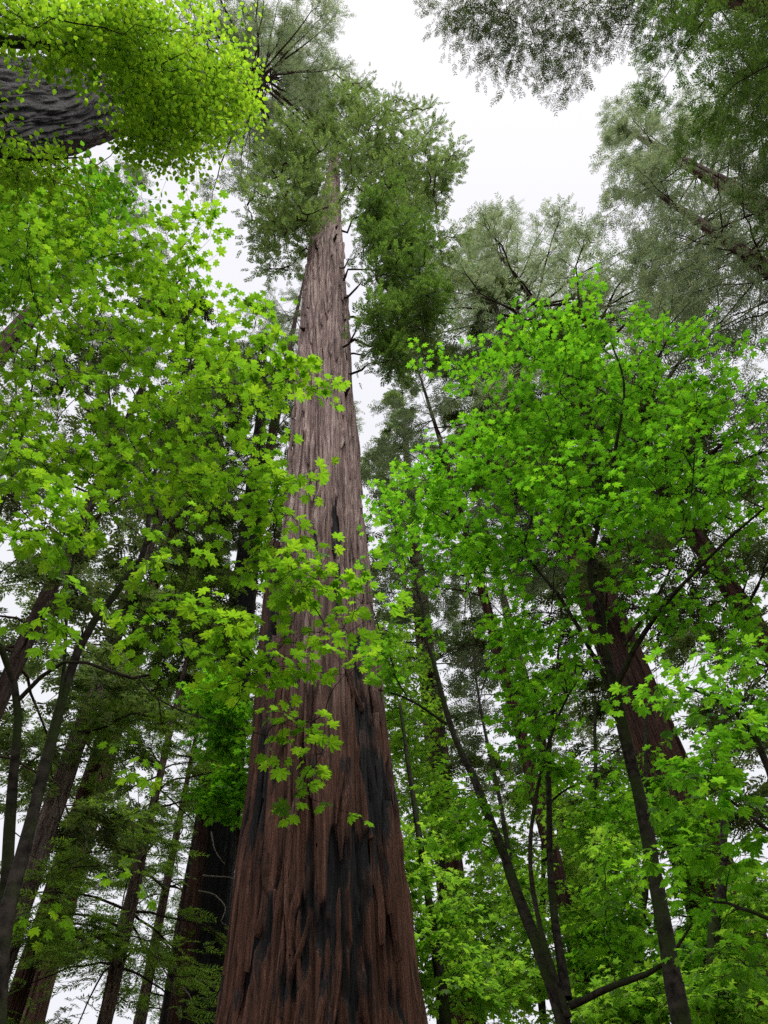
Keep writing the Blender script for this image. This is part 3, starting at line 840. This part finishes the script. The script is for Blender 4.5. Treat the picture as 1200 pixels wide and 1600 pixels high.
bl = [(60, 370, 8.6, 90, 60, 1.2, 44), (170, 400, 8.4, 100, 70, 1.2, 56), (280, 430, 8.0, 110, 80, 1.2, 66), (60, 500, 7.8, 90, 70, 1.1, 46), (340, 520, 7.2, 100, 80, 1.1, 58), (180, 560, 7.2, 120, 70, 1.1, 60),
      (80, 620, 6.6, 90, 60, 1.0, 36), (270, 640, 6.6, 120, 70, 1.0, 54), (400, 620, 6.2, 60, 80, .7, 24), (50, 720, 5.8, 60, 50, .7, 14), (200, 740, 6.0, 90, 50, .8, 24), (340, 750, 5.8, 100, 60, .8, 28), (60, 820, 5.0, 60, 30, .5, 5), (400, 840, 5.2, 45, 55, .5, 8),
      (270, 870, 4.6, 30, 20, .2, 3), (480, 560, 6.0, 26, 40, .3, 5), (435, 770, 5.4, 36, 30, .4, 6), (140, 940, 4.4, 16, 10, .1, 1), (60, 965, 4.3, 14, 8, .1, 1), (120, 800, 4.8, 20, 20, .2, 2),
      (460, 915, 4.7, 70, 22, .3, 6), (300, 985, 4.6, 80, 22, .4, 8), (400, 1060, 4.5, 70, 26, .3, 7), (510, 985, 4.6, 40, 12, .2, 2), (540, 1055, 4.5, 8, 6, .1, 1), (570, 940, 4.7, 14, 10, .1, 2),
      (440, 1130, 4.4, 30, 8, .2, 2), (515, 1178, 4.3, 20, 5, .1, 1), (458, 1240, 4.2, 5, 4, .1, 1), (245, 1160, 5.4, 14, 8, .2, 1), (15, 850, 4.8, 14, 20, .2, 2), (100, 1385, 5.4, 10, 8, .1, 1), (160, 1350, 5.6, 20, 12, .2, 1)]
broadleaf('maple_tree', 'lime green maple with large pointed leaves spreading across the left side', base_px(-10, 1640, 4.6), st, bl, .071, M_LIME, 41,
          LEAF_BIG, LEAF_BIG, 300, thin=.37, shoot=.36, pairs=2, nshoots=3, flat=.36, twig_r=.0042)

# the big green maple on the right
st = [S((1075, 1680, 8.2, 0.096), (1058, 1560, 8.1, 0.085), (1010, 1300, 8.0, 0.074), (972, 1130, 7.8, 0.067), (955, 1060, 7.6, 0.059), (935, 960, 7.3, 0.046), (922, 880, 7.1, 0.038), (945, 780, 6.8, 0.025), (975, 620, 6.3, 0.018), (955, 530, 6.0, 0.010)),
      S((962, 1075, 7.6, 0.037), (1000, 1000, 7.3, 0.031), (1050, 930, 7.1, 0.025), (1110, 870, 7.0, 0.019), (1195, 795, 6.8, 0.012)),
      S((958, 1085, 7.7, 0.031), (905, 985, 7.3, 0.025), (865, 920, 7.1, 0.021), (822, 860, 6.9, 0.015), (830, 780, 6.7, 0.010), (780, 650, 6.3, 0.006)),
      S((945, 1000, 7.4, 0.030), (935, 900, 7.0, 0.022), (900, 800, 6.7, 0.015), (860, 660, 6.3, 0.007)),
      S((975, 1010, 7.3, 0.022), (1040, 910, 7.0, 0.016), (1075, 800, 6.8, 0.010), (1090, 650, 6.4, 0.006)),
      S((985, 640, 6.4, 0.009), (920, 600, 6.2, 0.007), (850, 570, 6.0, 0.004))]
bl = [(950, 530, 12.8, 110, 55, 1.2, 60), (830, 560, 12.4, 110, 65, 1.4, 66), (1060, 600, 12.2, 80, 75, 1.4, 48), (900, 670, 11.4, 150, 80, 1.4, 90), (1040, 740, 10.8, 100, 80, 1.3, 56),
      (800, 740, 10.8, 110, 80, 1.3, 66), (930, 800, 10.2, 90, 60, 1.2, 42), (680, 800, 10.8, 80, 60, 1.2, 44), (790, 860, 10.2, 70, 40, 1.1, 20), (1130, 780, 10.4, 70, 90, 1.2, 36),
      (1000, 920, 9.8, 70, 40, 1.0, 14), (860, 1000, 9.6, 60, 60, .9, 22), (830, 1110, 9.4, 40, 60, .8, 10), (1140, 940, 9.6, 50, 60, 1.0, 14), (1170, 640, 11.6, 30, 70, 1.0, 12)]
broadleaf('maple_tree', 'tall vivid green maple with forked dark stem on the right', base_px(1075, 1680, 8.2), st, [(b[0], b[1], b[2], b[3] * 1.12, b[4] * 1.12, b[5] * 1.3, int(b[6] * 1.5)) for b in bl], .086, M_GREEN, 42,
          LEAF_MID, LEAF_MID, 300, thin=.41, shoot=.52, pairs=3, nshoots=3, flat=.36, twig_r=.007)

# the many-stemmed maple right of the giant
st = [S((893, 1690, 8.8, 0.089), (878, 1590, 8.8, 0.078), (800, 1370, 8.8, 0.063), (745, 1230, 8.8, 0.052), (708, 1145, 8.8, 0.043), (675, 1030, 8.7, 0.033), (662, 960, 8.6, 0.027), (640, 880, 8.4, 0.015), (600, 800, 8.0, 0.007)),
      S((888, 1590, 8.7, 0.037), (852, 1480, 8.6, 0.031), (828, 1360, 8.6, 0.027), (838, 1240, 8.5, 0.022), (872, 1120, 8.3, 0.015), (915, 1040, 8.0, 0.007)),
      S((886, 1560, 8.8, 0.056), (866, 1420, 8.9, 0.044), (857, 1280, 8.9, 0.037), (860, 1150, 8.8, 0.028), (872, 1030, 8.6, 0.019), (880, 910, 8.3, 0.010)),
      S((698, 1132, 8.8, 0.022), (640, 1092, 8.6, 0.016), (590, 1078, 8.4, 0.010)),
      S((636, 1088, 8.6, 0.013), (610, 1040, 8.5, 0.012), (590, 975, 8.3, 0.009), (575, 930, 8.2, 0.004)),
      S((800, 1350, 9.2, 0.033), (775, 1220, 9.3, 0.027), (752, 1110, 9.3, 0.021), (737, 980, 9.2, 0.012), (730, 880, 9.0, 0.006)),
      S((890, 1572, 8.7, 0.037), (960, 1540, 8.6, 0.031), (1035, 1508, 8.4, 0.022), (1080, 1440, 8.2, 0.009)),
      S((858, 1255, 8.9, 0.015), (900, 1225, 8.9, 0.012), (935, 1215, 8.8, 0.007))]
bl = [(640, 800, 12.4, 60, 60, 1.2, 26), (700, 880, 11.6, 90, 24, 1.2, 10), (620, 1000, 11.2, 40, 60, 1.0, 14), (800, 990, 11.2, 30, 60, 1.0, 10), (880, 1060, 10.6, 60, 60, 1.0, 22),
      (880, 1180, 10.4, 60, 40, .9, 14), (940, 1280, 10.2, 60, 60, .9, 18), (720, 1280, 10.4, 40, 50, .8, 8), (960, 1420, 9.8, 50, 60, .8, 14)]
broadleaf('maple_tree', 'many-stemmed maple with dark leaning trunks between giant and big right maple', base_px(893, 1690, 8.8), st, [(*b[:6], int(b[6] * 1.3)) for b in bl], .09, M_GREEN2, 43,
          LEAF_MID, LEAF_MID, 300, thin=.41, shoot=.52, pairs=3, nshoots=3, flat=.36, twig_r=.006)

# near branch of leaves at the right edge
st = [S((1290, 1700, 6.2, .07), (1270, 1500, 6.2, .06), (1240, 1330, 6.1, .045), (1200, 1190, 6.0, .03), (1150, 1110, 5.8, .018), (1060, 1070, 5.5, .008)),
      S((1245, 1340, 6.1, .02), (1180, 1280, 5.9, .014), (1110, 1230, 5.7, .008)), S((1262, 1460, 6.2, .02), (1160, 1420, 6.0, .012), (1080, 1400, 5.9, .006))]
bl = [(1080, 1080, 6.8, 80, 40, .6, 16), (1160, 1140, 6.7, 50, 60, .6, 14), (1110, 1220, 6.5, 80, 40, .6, 14), (1150, 1330, 6.6, 50, 50, .6, 11), (1060, 1370, 6.6, 40, 40, .5, 6), (1150, 1480, 6.5, 50, 60, .6, 10), (1180, 1020, 7, 30, 40, .5, 7)]
broadleaf('maple_tree', 'maple reaching in from the right edge with larger mid-green leaves', base_px(1290, 1700, 6.2), st, [(*b[:6], max(4, int(b[6] * .65))) for b in bl], .088, M_GREEN2, 44,
          LEAF_BIG, LEAF_BIG, 240, shoot=.36, pairs=2, nshoots=3, flat=.34, twig_r=.005)

# leaning stem right beside the giant's foot, with the bright maples behind
def back_maple(label, sx, sy, d, blobs, seed, mat=M_BACK, leaf=.12, lean=0, n_parts=150, tmpl=None):
    blobs = [(*b[:6], int(b[6] * 1.5)) for b in blobs]
    stm = [[(base_px(sx, sy, d) + [0, 0, -.2], .12), (PD(sx + lean * .2, 1600, d), .09), (PD(sx + lean * .6, 1350, d), .06), (PD(sx + lean, 1100, d), .03)]]
    return broadleaf('maple_tree', label, base_px(sx, sy, d), stm, blobs, leaf, mat, seed, tmpl or LEAF_LOW, LEAF_MID, n_parts, shoot=.5, pairs=3, nshoots=3, flat=.4, twig_r=.008, rise=.2)
back_maple('slanting thin maple beside the right foot of the giant', 715, 1620, 12.5,
           [(680, 1480, 14, 60, 90, 1.5, 40), (640, 1350, 14.5, 50, 80, 1.5, 34), (760, 1540, 14, 60, 60, 1.5, 26)], 51, M_BACK, lean=-90)
back_maple('sunny yellow-green maple framed between giant and slanting dark stem', 690, 1640, 17,
           [(640, 1150, 20, 50, 110, 2, 60), (690, 1280, 19.5, 60, 80, 2, 60), (740, 1420, 19, 60, 80, 2, 60), (620, 1040, 20.5, 40, 60, 2, 30), (800, 1540, 18.5, 50, 60, 2, 40)], 52)
back_maple('pale green maple behind the pair of thin upright stems', 850, 1640, 19,
           [(800, 1350, 21.5, 50, 90, 2, 50), (900, 1380, 21, 60, 80, 2, 55), (920, 1530, 20, 70, 60, 2, 50), (840, 1240, 21.5, 50, 50, 2, 26), (780, 1480, 20, 50, 70, 2, 30)], 53)
back_maple('soft green maple low behind the scorched right redwood and big stem', 1010, 1640, 14,
           [(960, 1480, 15.5, 60, 90, 1.5, 46), (1080, 1500, 15, 60, 90, 1.5, 50), (990, 1250, 16.5, 60, 60, 1.5, 34), (1080, 1320, 16, 50, 70, 1.5, 36)], 54, M_GREEN2)
back_maple('bright leafy maple filling the bottom right corner', 1130, 1650, 11.5,
           [(1000, 1560, 12.5, 80, 50, 1.2, 40), (1120, 1560, 12.3, 80, 50, 1.2, 40), (1170, 1420, 12.8, 40, 80, 1.2, 30), (960, 1350, 13.5, 40, 60, 1.2, 24)], 56, M_BACK, leaf=.11)
back_maple('low yellow-green maple seen between the thin upright stems and big right stem', 930, 1660, 15,
           [(930, 1560, 16, 70, 50, 1.5, 40), (910, 1440, 16.5, 50, 60, 1.5, 34), (820, 1420, 16.5, 30, 80, 1.5, 24), (900, 1290, 17, 50, 50, 1.5, 24)], 57, M_BACK)
back_maple('small bright maple squeezed between scorched trunk and giant', 372, 1620, 14,
           [(360, 1130, 16.5, 34, 40, 1, 26), (375, 1210, 16, 26, 50, .8, 22), (345, 1250, 16, 20, 20, .7, 10), (330, 1080, 16.5, 30, 30, .8, 14)], 55, M_GREEN, leaf=.12)

# the small-leaved tree wrapped round the top left trunk
RRb = lambda px, py, r: PR(px, py, r)
hz_base = AZ(-96, 8.0)
st = [[(hz_base - [0, 0, .2], .16), (hz_base + [.1, .1, 5], .12), (RRb(-70, 60, 11.2), .085), (RRb(70, 72, 11.8), .06), (RRb(200, 95, 12.6), .04), (RRb(310, 150, 13.5), .015)],
      [(RRb(70, 72, 11.8), .04), (RRb(150, 50, 12), .03), (RRb(230, 40, 12.5), .012)],
      [(RRb(-70, 60, 11.2), .04), (RRb(-50, 220, 11), .03), (RRb(40, 250, 11), .018), (RRb(140, 245, 11), .008)]]
bl = [(50, 30, 12, 80, 42, 1.0, 50), (180, 40, 12.4, 80, 42, 1.0, 60), (275, 100, 13, 85, 70, 1.6, 60), (310, 170, 13.2, 60, 70, 1.6, 50), (80, 290, 11.4, 70, 30, .8, 16), (262, 205, 12.6, 50, 40, .9, 44), (350, 150, 13.6, 30, 50, .8, 34),
      (30, 262, 11, 60, 18, .6, 20), (235, 130, 12.5, 50, 60, .8, 40), (120, 70, 12, 80, 24, .8, 26), (205, 220, 11.6, 26, 18, .5, 8), (160, 125, 11.8, 8, 8, .2, 2), (10, 190, 11.2, 10, 20, .2, 3)]
broadleaf('hazel_tree', 'bright yellow-green small-leaved tree wrapping the top left trunk', hz_base, st, [(b[0], b[1], b[2], b[3] * 1.15, b[4] * 1.15, b[5] * 1.5, int(b[6] * 1.35)) for b in bl], .08, M_HAZEL, 61, LEAF_OVAL, LEAF_OVAL, 300,
          shoot=.5, pairs=4, nshoots=3, flat=.5, twig_r=.006)
bl = [(40, 330, 13, 70, 40, 1, 40), (120, 380, 13, 60, 40, 1, 26), (30, 430, 12.6, 40, 60, 1, 30), (150, 310, 13, 60, 30, 1, 22)]
st = [[(AZ(-66, 9) - [0, 0, .2], .12), (AZ(-64, 8) + [0, 0, 6], .08), (RRb(30, 330, 13), .03), (RRb(140, 330, 13), .01)]]
broadleaf('hazel_tree', 'dark thin-leaved sprigs against white sky between lime maple and top left trunk', AZ(-66, 9), st, bl, .12, M_GREEN2, 62, LEAF_OVAL, LEAF_OVAL, 150,
          shoot=.5, pairs=3, nshoots=3, flat=.5, twig_r=.006)

# the tree overhead whose sprays hang into the top of the view
rng = np.random.default_rng(70)
ob = AZ(118, 8.5)
root = thing('redwood_tree', 'dark lacy redwood sprays hanging down from the top edge against the sky', 'tree', ob)
hs = np.linspace(-.3, 42, 10)
axis = np.stack([np.full(10, ob[0]), np.full(10, ob[1]), hs], -1)
link('trunk', trunk_mesh(axis, (np.array([-.3, 5, 25, 42]), np.array([1.0, .7, .5, .05])), 72, np.linspace(-.3, 42, 110), 71, ridges=(18, 36, 60), base=ob), M_BARK_DARK, root)
tg = blob_points(rng, [(760, 30, 30, 80, 50, 1.5, 46), (860, 60, 30, 60, 70, 1.5, 46), (880, 110, 30, 30, 36, 1, 10), (960, 30, 30, 60, 40, 1.5, 30), (790, 90, 30, 40, 40, 1, 10), (700, 20, 30, 30, 24, 1, 8), (850, -60, 30, 160, 60, 1.5, 40)])
paths = grow(rng, axis[4:9].repeat(4, 0) + np.linspace(0, 3, 20)[:, None] * [0, 0, 1], tg, rise=.1, npt=7)
fb, tw = Buf(), Buf(); od = np.zeros_like(tg)
for k, p in enumerate(paths):
    L_ = np.linalg.norm(p[-1] - p[0]); od[k] = p[-1] - p[-2]
    tv = tube(p, np.linspace(.012 + .008 * L_, .006, 7), 5)
    if L_ > 2.5:
        b = Buf(); b.add(*tv); b.build('limb', M_LIMB, root, ob, True)
    else: tw.add(*tv)
tuft_foliage(rng, fb, tg, unit(od), .8, 15, .42, SPRAYS_FINE, .35)
c = fb.build('crown', M_NEEDLE_DARK, root, ob); c['kind'] = 'stuff'
t_ = tw.build('twigs', M_LIMB, root, ob); t_['kind'] = 'stuff'
print('script time', time.time() - T0)
